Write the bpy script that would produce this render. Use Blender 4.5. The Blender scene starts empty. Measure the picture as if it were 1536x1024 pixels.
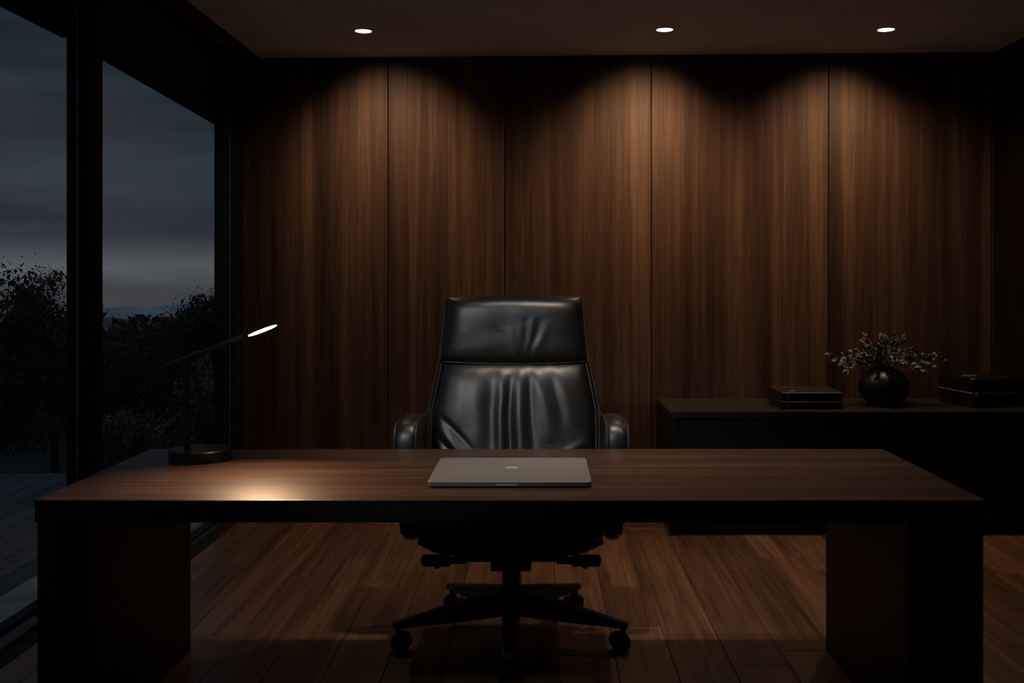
import bpy, bmesh, math, random
from mathutils import Vector, Matrix, noise as mnoise

sc = bpy.context.scene
COL = sc.collection
random.seed(11)
PI = math.pi

# ------------------------------------------------------------------ materials
MATS = {}

def new_mat(name):
    m = bpy.data.materials.new(name)
    m.use_nodes = True
    nt = m.node_tree
    return m, nt, nt.nodes['Principled BSDF']

def N(nt, kind, **kw):
    n = nt.nodes.new(kind)
    for k, v in kw.items():
        if hasattr(n, k):
            setattr(n, k, v)
        else:
            n.inputs[k].default_value = v
    return n

def L(nt, a, b):
    nt.links.new(a, b)

def surface(name, col, rough=0.5, metal=0.0, spec=0.5, var=0.25, nscale=30.0, bump=0.0, bscale=200.0, coat=0.0):
    """plain surface with a little procedural mottling"""
    m, nt, p = new_mat(name)
    tc = N(nt, 'ShaderNodeTexCoord')
    nz = N(nt, 'ShaderNodeTexNoise')
    nz.inputs['Scale'].default_value = nscale
    nz.inputs['Detail'].default_value = 5
    L(nt, tc.outputs['Object'], nz.inputs['Vector'])
    rp = N(nt, 'ShaderNodeValToRGB')
    rp.color_ramp.elements[0].position = 0.3
    rp.color_ramp.elements[1].position = 0.7
    rp.color_ramp.elements[0].color = (*[c * (1 - var) for c in col], 1)
    rp.color_ramp.elements[1].color = (*[c * (1 + var) for c in col], 1)
    L(nt, nz.outputs['Fac'], rp.inputs['Fac'])
    L(nt, rp.outputs['Color'], p.inputs['Base Color'])
    p.inputs['Roughness'].default_value = rough
    p.inputs['Metallic'].default_value = metal
    p.inputs['Specular IOR Level'].default_value = spec
    p.inputs['Coat Weight'].default_value = coat
    if bump:
        n2 = N(nt, 'ShaderNodeTexNoise')
        n2.inputs['Scale'].default_value = bscale
        n2.inputs['Detail'].default_value = 3
        L(nt, tc.outputs['Object'], n2.inputs['Vector'])
        b = N(nt, 'ShaderNodeBump')
        b.inputs['Strength'].default_value = bump
        b.inputs['Distance'].default_value = 0.002
        L(nt, n2.outputs['Fac'], b.inputs['Height'])
        L(nt, b.outputs['Normal'], p.inputs['Normal'])
    return m

def wood(name, axis, dark, mid, light, rough=0.42, spec=0.4, coarse=7.0, fine=90.0, stretch=0.05, bump=0.15, tone=0.5, coat=0.0, figure=1.0):
    """procedural wood, grain along axis ('X','Y','Z'); 'rnd' attribute shifts it per board"""
    m, nt, p = new_mat(name)
    tc = N(nt, 'ShaderNodeTexCoord')
    at = N(nt, 'ShaderNodeAttribute')
    at.attribute_name = 'rnd'
    sc10 = N(nt, 'ShaderNodeVectorMath', operation='SCALE')
    sc10.inputs['Scale'].default_value = 17.0
    L(nt, at.outputs['Vector'], sc10.inputs[0])
    add = N(nt, 'ShaderNodeVectorMath', operation='ADD')
    L(nt, tc.outputs['Object'], add.inputs[0])
    L(nt, sc10.outputs['Vector'], add.inputs[1])

    def mapped(st):
        mp = N(nt, 'ShaderNodeMapping')
        s = [1.0, 1.0, 1.0]
        s['XYZ'.index(axis)] = st
        mp.inputs['Scale'].default_value = s
        L(nt, add.outputs['Vector'], mp.inputs['Vector'])
        return mp.outputs['Vector']
    v1, v2 = mapped(stretch), mapped(stretch * 0.45)
    n1 = N(nt, 'ShaderNodeTexNoise')
    n1.inputs['Scale'].default_value = coarse
    n1.inputs['Detail'].default_value = 5
    n1.inputs['Roughness'].default_value = 0.6
    n1.inputs['Distortion'].default_value = 0.7 * figure
    L(nt, v1, n1.inputs['Vector'])
    n2 = N(nt, 'ShaderNodeTexNoise')
    n2.inputs['Scale'].default_value = fine
    n2.inputs['Detail'].default_value = 5
    n2.inputs['Roughness'].default_value = 0.65
    L(nt, v2, n2.inputs['Vector'])
    n3 = N(nt, 'ShaderNodeTexNoise')
    n3.inputs['Scale'].default_value = coarse * 4.0
    n3.inputs['Detail'].default_value = 4
    n3.inputs['Distortion'].default_value = 0.3
    L(nt, v2, n3.inputs['Vector'])
    mx = N(nt, 'ShaderNodeMath', operation='MULTIPLY_ADD')
    L(nt, n2.outputs['Fac'], mx.inputs[0])
    mx.inputs[1].default_value = 0.40
    mm = N(nt, 'ShaderNodeMath', operation='MULTIPLY_ADD')
    L(nt, n1.outputs['Fac'], mm.inputs[0])
    mm.inputs[1].default_value = 0.65
    mm2 = N(nt, 'ShaderNodeMath', operation='MULTIPLY')
    L(nt, n3.outputs['Fac'], mm2.inputs[0])
    mm2.inputs[1].default_value = 0.45
    L(nt, mm2.outputs[0], mm.inputs[2])
    L(nt, mm.outputs[0], mx.inputs[2])
    rp = N(nt, 'ShaderNodeValToRGB')
    cr = rp.color_ramp
    cr.elements[0].position = 0.56
    cr.elements[0].color = (*dark, 1)
    cr.elements[1].position = 0.94
    cr.elements[1].color = (*light, 1)
    e = cr.elements.new(0.75)
    e.color = (*mid, 1)
    L(nt, mx.outputs[0], rp.inputs['Fac'])
    # tone of each board
    sx = N(nt, 'ShaderNodeSeparateXYZ')
    L(nt, at.outputs['Vector'], sx.inputs[0])
    tn = N(nt, 'ShaderNodeMath', operation='MULTIPLY_ADD')
    L(nt, sx.outputs['Z'], tn.inputs[0])
    tn.inputs[1].default_value = tone
    tn.inputs[2].default_value = 1.0 - tone * 0.5
    ml = N(nt, 'ShaderNodeVectorMath', operation='SCALE')
    L(nt, rp.outputs['Color'], ml.inputs[0])
    L(nt, tn.outputs[0], ml.inputs['Scale'])
    L(nt, ml.outputs['Vector'], p.inputs['Base Color'])
    p.inputs['Roughness'].default_value = rough
    p.inputs['Specular IOR Level'].default_value = spec
    p.inputs['Coat Weight'].default_value = coat
    p.inputs['Coat Roughness'].default_value = 0.25
    if bump:
        b = N(nt, 'ShaderNodeBump')
        b.inputs['Strength'].default_value = bump
        b.inputs['Distance'].default_value = 0.003
        L(nt, mx.outputs[0], b.inputs['Height'])
        L(nt, b.outputs['Normal'], p.inputs['Normal'])
    return m

def emitter(name, col, strength):
    m = bpy.data.materials.new(name)
    m.use_nodes = True
    nt = m.node_tree
    nt.nodes.clear()
    e = N(nt, 'ShaderNodeEmission')
    e.inputs['Color'].default_value = (*col, 1)
    e.inputs['Strength'].default_value = strength
    o = N(nt, 'ShaderNodeOutputMaterial')
    L(nt, e.outputs[0], o.inputs['Surface'])
    return m

def glass_mat():
    m = bpy.data.materials.new('window_glass')
    m.use_nodes = True
    nt = m.node_tree
    nt.nodes.clear()
    t = N(nt, 'ShaderNodeBsdfTransparent')
    t.inputs['Color'].default_value = (0.93, 0.95, 0.96, 1)
    g = N(nt, 'ShaderNodeBsdfGlossy')
    g.inputs['Roughness'].default_value = 0.02
    fw = N(nt, 'ShaderNodeLayerWeight')
    fw.inputs['Blend'].default_value = 0.5
    pw = N(nt, 'ShaderNodeMath', operation='POWER')
    L(nt, fw.outputs['Facing'], pw.inputs[0])
    pw.inputs[1].default_value = 5.0
    lw = N(nt, 'ShaderNodeMath', operation='MULTIPLY_ADD')
    L(nt, pw.outputs[0], lw.inputs[0])
    lw.inputs[1].default_value = 0.30
    lw.inputs[2].default_value = 0.015
    mx = N(nt, 'ShaderNodeMixShader')
    o = N(nt, 'ShaderNodeOutputMaterial')
    L(nt, lw.outputs[0], mx.inputs['Fac'])
    L(nt, t.outputs[0], mx.inputs[1])
    L(nt, g.outputs[0], mx.inputs[2])
    L(nt, mx.outputs[0], o.inputs['Surface'])
    return m

M = MATS
M['wall_wood'] = wood('walnut_wall', 'Z', (0.026, 0.0135, 0.0080), (0.068, 0.0355, 0.0205), (0.145, 0.080, 0.046),
                      rough=0.55, spec=0.18, coarse=5.0, fine=150, stretch=0.040, tone=0.35, bump=0.08)
M['desk_wood'] = wood('desk_walnut', 'X', (0.028, 0.0135, 0.0085), (0.062, 0.031, 0.019), (0.120, 0.062, 0.040),
                      rough=0.36, spec=0.5, coarse=9, fine=120, stretch=0.05, tone=0.25, bump=0.06)
M['edge_black'] = surface('desk_edge_black', (0.0125, 0.0135, 0.0150), 0.5, spec=0.3, var=0.2, nscale=20)
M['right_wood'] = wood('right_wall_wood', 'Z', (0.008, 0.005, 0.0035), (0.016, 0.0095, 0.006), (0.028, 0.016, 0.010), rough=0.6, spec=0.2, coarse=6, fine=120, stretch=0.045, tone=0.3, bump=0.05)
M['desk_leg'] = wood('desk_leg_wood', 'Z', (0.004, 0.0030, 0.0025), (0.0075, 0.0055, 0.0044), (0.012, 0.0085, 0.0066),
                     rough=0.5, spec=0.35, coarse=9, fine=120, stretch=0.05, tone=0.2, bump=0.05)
M['floor_wood'] = wood('floor_oak', 'Y', (0.080, 0.040, 0.0235), (0.180, 0.090, 0.050), (0.29, 0.148, 0.083),
                       rough=0.38, spec=0.55, coarse=11, fine=80, stretch=0.06, tone=0.7, bump=0.25, figure=1.2)
M['ceiling'] = surface('ceiling_paint', (0.72, 0.78, 0.86), 0.9, var=0.06, nscale=4, bump=0.1, bscale=400)
M['dark_wall'] = surface('dark_wall_paint', (0.16, 0.20, 0.26), 0.9, nscale=5)
M['recess'] = surface('recess_black', (0.004, 0.004, 0.004), 0.9)
M['frame'] = surface('window_frame_black', (0.010, 0.0155, 0.022), 0.6, metal=0.0, spec=0.15, var=0.15, nscale=8)  # bluish base colour stands in for sky light on the frames
M['frame_edge'] = surface('window_frame_edge', (0.12, 0.15, 0.18), 0.4, metal=0.2)
M['sill'] = surface('sill_grey', (0.06, 0.064, 0.070), 0.55, var=0.12)
M['header'] = surface('window_header', (0.008, 0.0075, 0.007), 0.8)
M['rail'] = surface('ceiling_rail', (0.09, 0.095, 0.10), 0.6)
M['glass'] = glass_mat()
M['leather'] = surface('black_leather', (0.0075, 0.0074, 0.0078), 0.38, spec=0.8, var=0.15, nscale=40, bump=0.18, bscale=420)
M['leather_edge'] = surface('black_leather_piping', (0.030, 0.029, 0.028), 0.36, spec=0.6, bump=0.3, bscale=600)
M['plastic'] = surface('black_plastic', (0.010, 0.0105, 0.0115), 0.42, spec=0.45, bump=0.05)
M['black_metal'] = surface('black_metal', (0.032, 0.033, 0.036), 0.40, metal=0.25, spec=0.5)
M['chrome'] = surface('chrome', (0.55, 0.55, 0.56), 0.18, metal=1.0, var=0.05)
M['lamp_black'] = surface('lamp_black', (0.018, 0.018, 0.0195), 0.38, metal=0.3, spec=0.5)
M['lamp_arm'] = surface('lamp_arm_black', (0.045, 0.045, 0.048), 0.35, metal=0.3)
M['lamp_pole'] = surface('lamp_pole_bronze', (0.050, 0.040, 0.031), 0.28, metal=0.6)
M['alu'] = surface('laptop_aluminium', (0.36, 0.325, 0.295), 0.42, metal=0.55, var=0.03, nscale=200)
M['alu_edge'] = surface('laptop_edge', (0.16, 0.16, 0.17), 0.45, metal=0.1, var=0.05)
M['alu_logo'] = surface('laptop_mark', (0.62, 0.60, 0.58), 0.35, metal=0.3, var=0.03)
M['rubber'] = surface('rubber_dark', (0.008, 0.008, 0.008), 0.7)
M['credenza_top'] = surface('credenza_top', (0.036, 0.028, 0.021), 0.42, spec=0.45, var=0.12, nscale=12)
M['credenza'] = surface('credenza_black', (0.011, 0.0118, 0.0128), 0.5, spec=0.4, var=0.1, nscale=10)
M['gap'] = surface('gap_black', (0.002, 0.002, 0.002), 0.9)
M['vase'] = surface('vase_glaze', (0.008, 0.0078, 0.008), 0.38, spec=0.6, var=0.1)
M['leaf'] = surface('sage_leaf', (0.17, 0.185, 0.145), 0.6, var=0.35, nscale=25)
M['stem'] = surface('sage_stem', (0.10, 0.085, 0.055), 0.7)
M['box_black'] = surface('box_black', (0.008, 0.0085, 0.0098), 0.42, spec=0.45, var=0.12)
M['box_top'] = surface('box_top', (0.032, 0.026, 0.022), 0.42, spec=0.5, var=0.1)
M['box_trim'] = surface('box_trim_metal', (0.62, 0.57, 0.52), 0.35, metal=0.5, var=0.08)
M['deck'] = wood('deck_boards', 'Y', (0.065, 0.076, 0.086), (0.10, 0.115, 0.127), (0.14, 0.156, 0.168), rough=0.7, spec=0.2, tone=0.4, bump=0.2)
M['stone'] = surface('threshold_stone', (0.30, 0.33, 0.35), 0.7, var=0.08, nscale=14)
M['tree'] = surface('tree_foliage', (0.070, 0.066, 0.056), 0.8, var=0.6, nscale=2.5, spec=0.2)
M['tree_warm'] = surface('tree_foliage_russet', (0.21, 0.16, 0.115), 0.8, var=0.5, nscale=2.5, spec=0.2)
M['bark'] = surface('bark', (0.015, 0.013, 0.011), 0.9)
M['ground'] = surface('outside_ground', (0.015, 0.016, 0.014), 0.9, nscale=2)
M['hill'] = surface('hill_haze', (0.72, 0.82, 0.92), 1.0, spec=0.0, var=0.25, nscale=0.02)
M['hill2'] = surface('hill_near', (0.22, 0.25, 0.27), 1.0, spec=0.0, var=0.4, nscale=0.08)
M['lens'] = emitter('downlight_lens_glow', (1.0, 0.82, 0.64), 6)
M['led'] = emitter('led_strip_glow', (1.0, 0.80, 0.62), 2.6)

# ------------------------------------------------------------------ geometry helpers
def rnd_layer(bm):
    l = bm.verts.layers.float_vector.get('rnd')
    return l or bm.verts.layers.float_vector.new('rnd')

def newbm():
    bm = bmesh.new()
    rnd_layer(bm)
    return bm

def add_box(bm, x0, x1, y0, y1, z0, z1, bevel=0.0, seg=2, rnd=None, rot=None, piv=None):
    l = rnd_layer(bm)
    vs = [bm.verts.new((x, y, z)) for x in (x0, x1) for y in (y0, y1) for z in (z0, z1)]
    q = [(0, 1, 3, 2), (4, 6, 7, 5), (0, 4, 5, 1), (2, 3, 7, 6), (0, 2, 6, 4), (1, 5, 7, 3)]
    fs = [bm.faces.new([vs[i] for i in f]) for f in q]
    r = rnd or (0.5, 0.5, 0.5)
    if bevel > 0:
        es = list({e for f in fs for e in f.edges})
        res = bmesh.ops.bevel(bm, geom=es, offset=bevel, segments=seg, affect='EDGES', profile=0.6)
        nv = {v for f in res['faces'] for v in f.verts} | {v for v in vs if v.is_valid}
    else:
        nv = set(vs)
    for v in nv:
        v[l] = r
    if rot is not None:
        p = Vector(piv)
        for v in nv:
            v.co = rot @ (v.co - p) + p
    return nv

def frame_from(d):
    d = d.normalized()
    up = Vector((0, 0, 1)) if abs(d.z) < 0.95 else Vector((1, 0, 0))
    a = d.cross(up).normalized()
    b = a.cross(d).normalized()
    return a, b

def add_tube(bm, pts, r, seg=12, cap=True):
    pts = [Vector(p) for p in pts]
    rs = r if isinstance(r, (list, tuple)) else [r] * len(pts)
    rings = []
    pa = None
    for i, p in enumerate(pts):
        d = pts[min(i + 1, len(pts) - 1)] - pts[max(i - 1, 0)]
        d.normalize()
        if pa is None:
            a, b = frame_from(d)
        else:
            a = (pa - d * pa.dot(d)).normalized()
            b = a.cross(d).normalized()
        pa = a
        rings.append([bm.verts.new(p + a * math.cos(2 * PI * k / seg) * rs[i] + b * math.sin(2 * PI * k / seg) * rs[i]) for k in range(seg)])
    for i in range(len(rings) - 1):
        for k in range(seg):
            bm.faces.new((rings[i][k], rings[i][(k + 1) % seg], rings[i + 1][(k + 1) % seg], rings[i + 1][k]))
    if cap:
        bm.faces.new(list(reversed(rings[0])))
        bm.faces.new(rings[-1])
    return rings

def add_loft(bm, sections, cap=True):
    rings = [[bm.verts.new(p) for p in s] for s in sections]
    n = len(rings[0])
    for i in range(len(rings) - 1):
        for k in range(n):
            bm.faces.new((rings[i][k], rings[i][(k + 1) % n], rings[i + 1][(k + 1) % n], rings[i + 1][k]))
    if cap:
        bm.faces.new(list(reversed(rings[0])))
        bm.faces.new(rings[-1])

def add_lathe(bm, prof, cx, cy, seg=48, axis='Z'):
    rings = []
    for (r, z) in prof:
        rings.append([bm.verts.new((cx + r * math.cos(2 * PI * k / seg), cy + r * math.sin(2 * PI * k / seg), z)) for k in range(seg)])
    for i in range(len(rings) - 1):
        for k in range(seg):
            bm.faces.new((rings[i][k], rings[i][(k + 1) % seg], rings[i + 1][(k + 1) % seg], rings[i + 1][k]))
    bm.faces.new(list(reversed(rings[0])))
    bm.faces.new(rings[-1])

def add_grid(bm, fn, nu, nv):
    g = [[bm.verts.new(fn(i / nu, j / nv)) for i in range(nu + 1)] for j in range(nv + 1)]
    for j in range(nv):
        for i in range(nu):
            bm.faces.new((g[j][i], g[j][i + 1], g[j + 1][i + 1], g[j + 1][i]))
    return g

def prism(bm, poly, x0, x1, bevel=0.0, seg=4):
    """polygon of (y,z) extruded along x"""
    a = [bm.verts.new((x0, y, z)) for y, z in poly]
    b = [bm.verts.new((x1, y, z)) for y, z in poly]
    n = len(poly)
    fa = bm.faces.new(a)
    fb = bm.faces.new(list(reversed(b)))
    for k in range(n):
        bm.faces.new((a[(k + 1) % n], a[k], b[k], b[(k + 1) % n]))
    if bevel:
        es = list(fa.edges) + list(fb.edges)
        bmesh.ops.bevel(bm, geom=es, offset=bevel, segments=seg, affect='EDGES', profile=0.5)

def world_loc(o):
    v = Vector((0, 0, 0))
    while o is not None:
        v += o.location
        o = o.parent
    return v

def obj(name, bm, mat, parent=None, smooth=False, angle=35):
    bmesh.ops.recalc_face_normals(bm, faces=bm.faces)
    if parent is not None:
        bmesh.ops.translate(bm, verts=bm.verts, vec=-world_loc(parent))
    me = bpy.data.meshes.new(name)
    bm.to_mesh(me)
    bm.free()
    me.materials.append(M[mat] if isinstance(mat, str) else mat)
    if smooth:
        for p in me.polygons:
            p.use_smooth = True
        if angle is not None:
            me.set_sharp_from_angle(angle=math.radians(angle))
    o = bpy.data.objects.new(name, me)
    COL.objects.link(o)
    if parent is not None:
        o.parent = parent
    return o

def thing(name, label, cat, loc, group=None):
    o = bpy.data.objects.new(name, None)
    o.empty_display_size = 0.1
    COL.objects.link(o)
    o.location = loc
    tag(o, label, cat, group)
    return o

def tag(o, label, cat, group=None, kind=None):
    o['label'] = label
    o['category'] = cat
    if group:
        o['group'] = group
    if kind:
        o['kind'] = kind
    return o

def struct(name, bm, mat, parent=None, smooth=False):
    o = obj(name, bm, mat, parent, smooth)
    if parent is None:
        o['kind'] = 'structure'
    return o

R3 = lambda: (random.random(), random.random(), random.random())

# ------------------------------------------------------------------ constants of the room
H = 1.30                # camera height
WY = 5.97               # back wall
RX = 2.545              # right wall
LXF, LXN = -1.70, -1.95  # far / near glass planes

def ceil_z(x):
    return 2.541 + 0.0082 * (x - 0.5)

# ------------------------------------------------------------------ the setting
# floor of long planks running away from the camera
bm = newbm()
x = 0.648 - 0.193 * 14
random.seed(5)
while x < RX:
    y = -1.6 - random.uniform(0, 1.2)
    while y < WY:
        ln = random.choice([1.5, 1.8, 2.2, 2.6])
        x0, x1 = max(x, -1.86), min(x + 0.193, RX)
        y0, y1 = max(y, -1.6), min(y + ln, WY)
        if x1 - x0 > 0.02 and y1 - y0 > 0.02:
            g = 0.0007
            add_box(bm, x0 + g, x1 - g, y0 + g, y1 - g, -0.02, 0.0, bevel=0.0022, seg=1, rnd=R3())
        y += ln
    x += 0.193
struct('floor', bm, 'floor_wood')
bm = newbm()
add_box(bm, -1.9, RX + 0.1, -1.7, WY + 0.1, -0.08, -0.02)
struct('trim_1', bm, 'gap')

# back wall: walnut panels with thin dark joints
seams = [-1.68, -1.571, -0.843, -0.190, 0.630, 1.623, 2.534, 2.62]
bm = newbm()
random.seed(3)
tones = [0.0, 0.3, 0.6, 0.55, 0.6, 0.45, 0.4]
for i in range(len(seams) - 1):
    r = (random.random(), random.random(), tones[i])
    add_box(bm, seams[i] + 0.0028, seams[i + 1] - 0.0028, WY, WY + 0.03, 0.0, 2.75, bevel=0.0015, seg=1, rnd=r)
struct('wall_back', bm, 'wall_wood')
bm = newbm()
add_box(bm, -1.73, RX + 0.2, WY + 0.03, WY + 0.1, -0.05, 2.8)
struct('trim_2', bm, 'gap')

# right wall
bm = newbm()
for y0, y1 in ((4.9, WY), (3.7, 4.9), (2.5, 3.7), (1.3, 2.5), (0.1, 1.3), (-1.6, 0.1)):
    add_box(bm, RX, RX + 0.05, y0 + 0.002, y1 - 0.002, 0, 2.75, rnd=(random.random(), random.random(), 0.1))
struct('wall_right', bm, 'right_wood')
# wall behind the camera
bm = newbm()
add_box(bm, -2.2, RX + 0.1, -1.7, -1.6, 0, 2.75)
struct('wall_front', bm, 'dark_wall')
# left wall nearer than the window
bm = newbm()
add_box(bm, -2.05, -1.86, -1.75, -1.55, 0, 2.75)
struct('wall_left', bm, 'dark_wall')

# ceiling slab with a recess along the window
bm = newbm()
CE = -1.555
vs = []
for xx in (CE, RX + 0.05):
    for yy in (-1.65, WY - 0.012):
        for dz in (0, 0.25):
            vs.append(bm.verts.new((xx, yy, ceil_z(xx) + dz)))
for f in [(0, 1, 3, 2), (4, 6, 7, 5), (0, 4, 5, 1), (2, 3, 7, 6), (0, 2, 6, 4), (1, 5, 7, 3)]:
    bm.faces.new([vs[i] for i in f])
struct('ceiling', bm, 'ceiling')
bm = newbm()
add_box(bm, -2.25, CE + 0.02, -1.65, WY + 0.02, 2.62, 2.80)
struct('trim_3', bm, 'recess')
bm = newbm()
add_box(bm, -1.665, -1.622, -1.55, WY - 0.06, 2.515, 2.62, bevel=0.003)
struct('trim_4', bm, 'rail')

# ------------------------------------------------------------------ window wall (two sliding panes on offset tracks)
# window_1: near pane, window_2: far pane
def window(name, X, y0, y1, ztop, zbot, stile0, stile1):
    bm = newbm()
    T = 0.025
    add_box(bm, X - T, X + T, y0, y0 + stile0, zbot, ztop + 0.06, bevel=0.003)
    add_box(bm, X - T, X + T, y1 - stile1, y1, zbot, ztop + 0.06, bevel=0.003)
    add_box(bm, X - T, X + T, y0 + stile0, y1 - stile1, ztop, ztop + 0.06, bevel=0.003)
    add_box(bm, X - T, X + T, y0 + stile0, y1 - stile1, zbot, zbot + 0.035, bevel=0.003)
    f = struct(name, bm, 'frame')
    bm = newbm()
    add_box(bm, X - 0.004, X + 0.004, y0 + stile0, y1 - stile1, zbot + 0.035, ztop)
    obj('pane', bm, 'glass', f)
    return f
w1 = window('window_1', LXN, -1.55, 4.52, 2.335, 0.0, 0.06, 0.06)
w2 = window('window_2', LXF, 4.02, 5.80, 2.18, 0.0, 0.08, 0.13)
# the post between the panes: front face, thin bright edge, inner face
bm = newbm()
add_box(bm, -1.7625, -1.678, 4.00, 4.10, 0.0, 2.60, bevel=0.004)
obj('mullion', bm, 'frame', w2)
bm = newbm()
add_box(bm, -1.731, -1.724, 3.994, 4.0, 0.02, 2.58)
obj('mullion_trim', bm, 'frame_edge', w2)
# far jamb against the back wall, with a thin bright edge
bm = newbm()
add_box(bm, -1.72, -1.650, 5.80, WY - 0.001, 0.0, 2.60, bevel=0.004)
add_box(bm, -1.72, -1.685, 5.66, 5.80, 0.0, 2.60, bevel=0.004)
obj('jamb', bm, 'frame', w2)
bm = newbm()
add_box(bm, -1.6755, -1.671, 5.775, 5.785, 0.02, 2.45)
obj('jamb_trim', bm, 'frame_edge', w2)
# headers hanging above the panes
bm = newbm()
v = add_box(bm, -1.735, -1.684, 4.02, 5.70, 2.165, 2.62)
for q in v:
    if q.co.z < 2.3:
        q.co.z = 2.170 if q.co.y < 5 else 2.118
add_box(bm, -2.02, -1.76, -1.55, 4.52, 2.315, 2.80)
add_box(bm, -1.98, -1.70, 4.10, 5.97, 2.62, 2.80)
struct('trim_5', bm, 'frame')
bm = newbm()
v = add_box(bm, -1.684, -1.676, 4.11, 5.36, 2.165, 2.56)
for q in v:
    if q.co.z < 2.3:
        q.co.z = 2.170 if q.co.y < 5 else 2.129
struct('trim_6', bm, 'header')
# sills
bm = newbm()
add_box(bm, -1.99, -1.915, -1.55, 4.52, -0.03, 0.012, bevel=0.002)
add_box(bm, -1.86, -1.79, -1.55, 4.03, -0.03, 0.004)
add_box(bm, -1.665, -1.60, 4.11, WY, -0.015, 0.004)
struct('trim_7', bm, 'gap')
bm = newbm()
add_box(bm, -1.915, -1.855, -1.55, 4.03, -0.03, 0.02, bevel=0.002)
add_box(bm, -1.70, -1.665, 4.11, WY - 0.01, -0.015, 0.02, bevel=0.002)
struct('trim_8', bm, 'sill')

# ------------------------------------------------------------------ outside
bm = newbm()
random.seed(9)
xx = -2.215
while xx > -8.0:
    add_box(bm, xx - 0.14, xx - 0.004, -2.4, 7.2, -0.06, -0.02, bevel=0.003, seg=1, rnd=R3())
    xx -= 0.144
o = obj('terrace_deck', bm, 'deck'); o['kind'] = 'structure'
bm = newbm()
add_box(bm, -2.215, -1.99, -2.4, 6.4, -0.06, -0.012, bevel=0.004)
o = obj('terrace_threshold', bm, 'stone'); o['kind'] = 'structure'
bm = newbm()
add_box(bm, -8.2, -1.99, -2.4, 7.15, -0.6, -0.065)
o = obj('terrace_base', bm, 'gap'); o['kind'] = 'structure'

def terrain(u, v):
    y = 7.0 + (v ** 2) * 90
    x = -2.0 - u * (30 + y * 1.1) + 12 * v
    z = -0.55 - 0.055 * (y - 7) + 0.12 * mnoise.noise((x * 0.4, y * 0.4, 0)) * (1 + y * 0.1)
    return (x, y, z)
bm = newbm()
add_grid(bm, terrain, 60, 60)
o = obj('outside_ground', bm, 'ground', smooth=True, angle=None); o['kind'] = 'structure'

def ridge(name, dist, base_y, amp, seed, mat, freq):
    bm = newbm()
    n = 160
    top, bot = [], []
    for i in range(n + 1):
        x = -dist * 0.95 + i / n * dist * 1.1
        t = x / dist
        z = H - dist * (base_y - 416) / 1600 + amp * dist / 1600 * (mnoise.noise((t * freq, seed, 0)) * 1.0 + 0.5 * mnoise.noise((t * freq * 2.6, seed, 3)) + 0.12 * mnoise.noise((t * freq * 12, seed, 7)))
        top.append(bm.verts.new((x, dist + 20 * mnoise.noise((t * 3, seed, 1)), z)))
        bot.append(bm.verts.new((x, dist * 0.93, z - dist * 0.16)))
    for i in range(n):
        bm.faces.new((bot[i], bot[i + 1], top[i + 1], top[i]))
    o = obj(name, bm, mat, smooth=True, angle=None)
    o['kind'] = 'structure'
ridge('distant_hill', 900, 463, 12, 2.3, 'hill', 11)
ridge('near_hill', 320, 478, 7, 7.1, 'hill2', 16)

def leaf_quad(bm, c, s, rng, flat=0.0):
    d = Vector((rng.gauss(0, 1), rng.gauss(0, 1), rng.gauss(0, 1) * (1 - flat))).normalized()
    e = d.cross(Vector((rng.gauss(0, 1), rng.gauss(0, 1), rng.gauss(0, 1)))).normalized()
    c = Vector(c)
    bm.faces.new([bm.verts.new(c - d * s), bm.verts.new(c + e * s * 0.45), bm.verts.new(c + d * s), bm.verts.new(c - e * s * 0.45)])

def tree(label, name, base, top_z, radius, mat, seed, leaves=5200, leaf=0.022, zlow=None):
    rng = random.Random(seed)
    bx, by, bz = base
    t = thing(name, label, 'tree' if 'tree' in name else 'shrub', base, 'plants beyond the glass')
    tb, fb = newbm(), newbm()
    hgt = top_z - bz
    lean = rng.uniform(-0.1, 0.1)
    trunk = [(bx + lean * k / 6 * hgt * 0.4, by, bz + hgt * 0.62 * k / 6) for k in range(7)]
    add_tube(tb, trunk, [0.07 * radius * (1 - 0.11 * k) for k in range(7)], 9)
    tips = []
    nb = 20
    for i in range(nb):
        k = rng.randint(1, 6)
        s = Vector(trunk[k])
        az = rng.uniform(0, 2 * PI)
        up = rng.uniform(0.05, 1.0)
        rr = radius * rng.uniform(0.55, 1.0) * (1.05 - 0.6 * up)
        e = Vector((bx + math.cos(az) * rr, by + math.sin(az) * rr, bz + hgt * (0.28 + 0.66 * up) + rng.uniform(-0.1, 0.05) * hgt))
        mid = (s + e) / 2 + Vector((0, 0, 0.06 * hgt))
        add_tube(tb, [s, mid, e], [0.022 * radius, 0.015 * radius, 0.005 * radius], 6)
        tips += [(e, radius * 0.30), (mid, radius * 0.26), ((e + mid) / 2, radius * 0.28)]
    tips.append((Vector((bx, by, top_z - radius * 0.18)), radius * 0.28))
    for i in range(leaves):
        c, r = tips[rng.randrange(len(tips))]
        q = Vector((rng.gauss(0, 0.5), rng.gauss(0, 0.5), rng.gauss(0, 0.42))) * r
        if q.length > r * 1.25:
            q *= 0.6
        leaf_quad(fb, c + q * (0.7 if i % 4 == 0 else 1.0), leaf * (1.5 if i % 4 == 0 else rng.uniform(0.35, 0.75)), rng)
    obj('trunk', tb, 'bark', t, smooth=True)
    obj('foliage', fb, mat, t)
    return t

def px(x, y, d):
    return ((x - 808) * d / 1600, d, H - (y - 416) * d / 1600)

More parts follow.
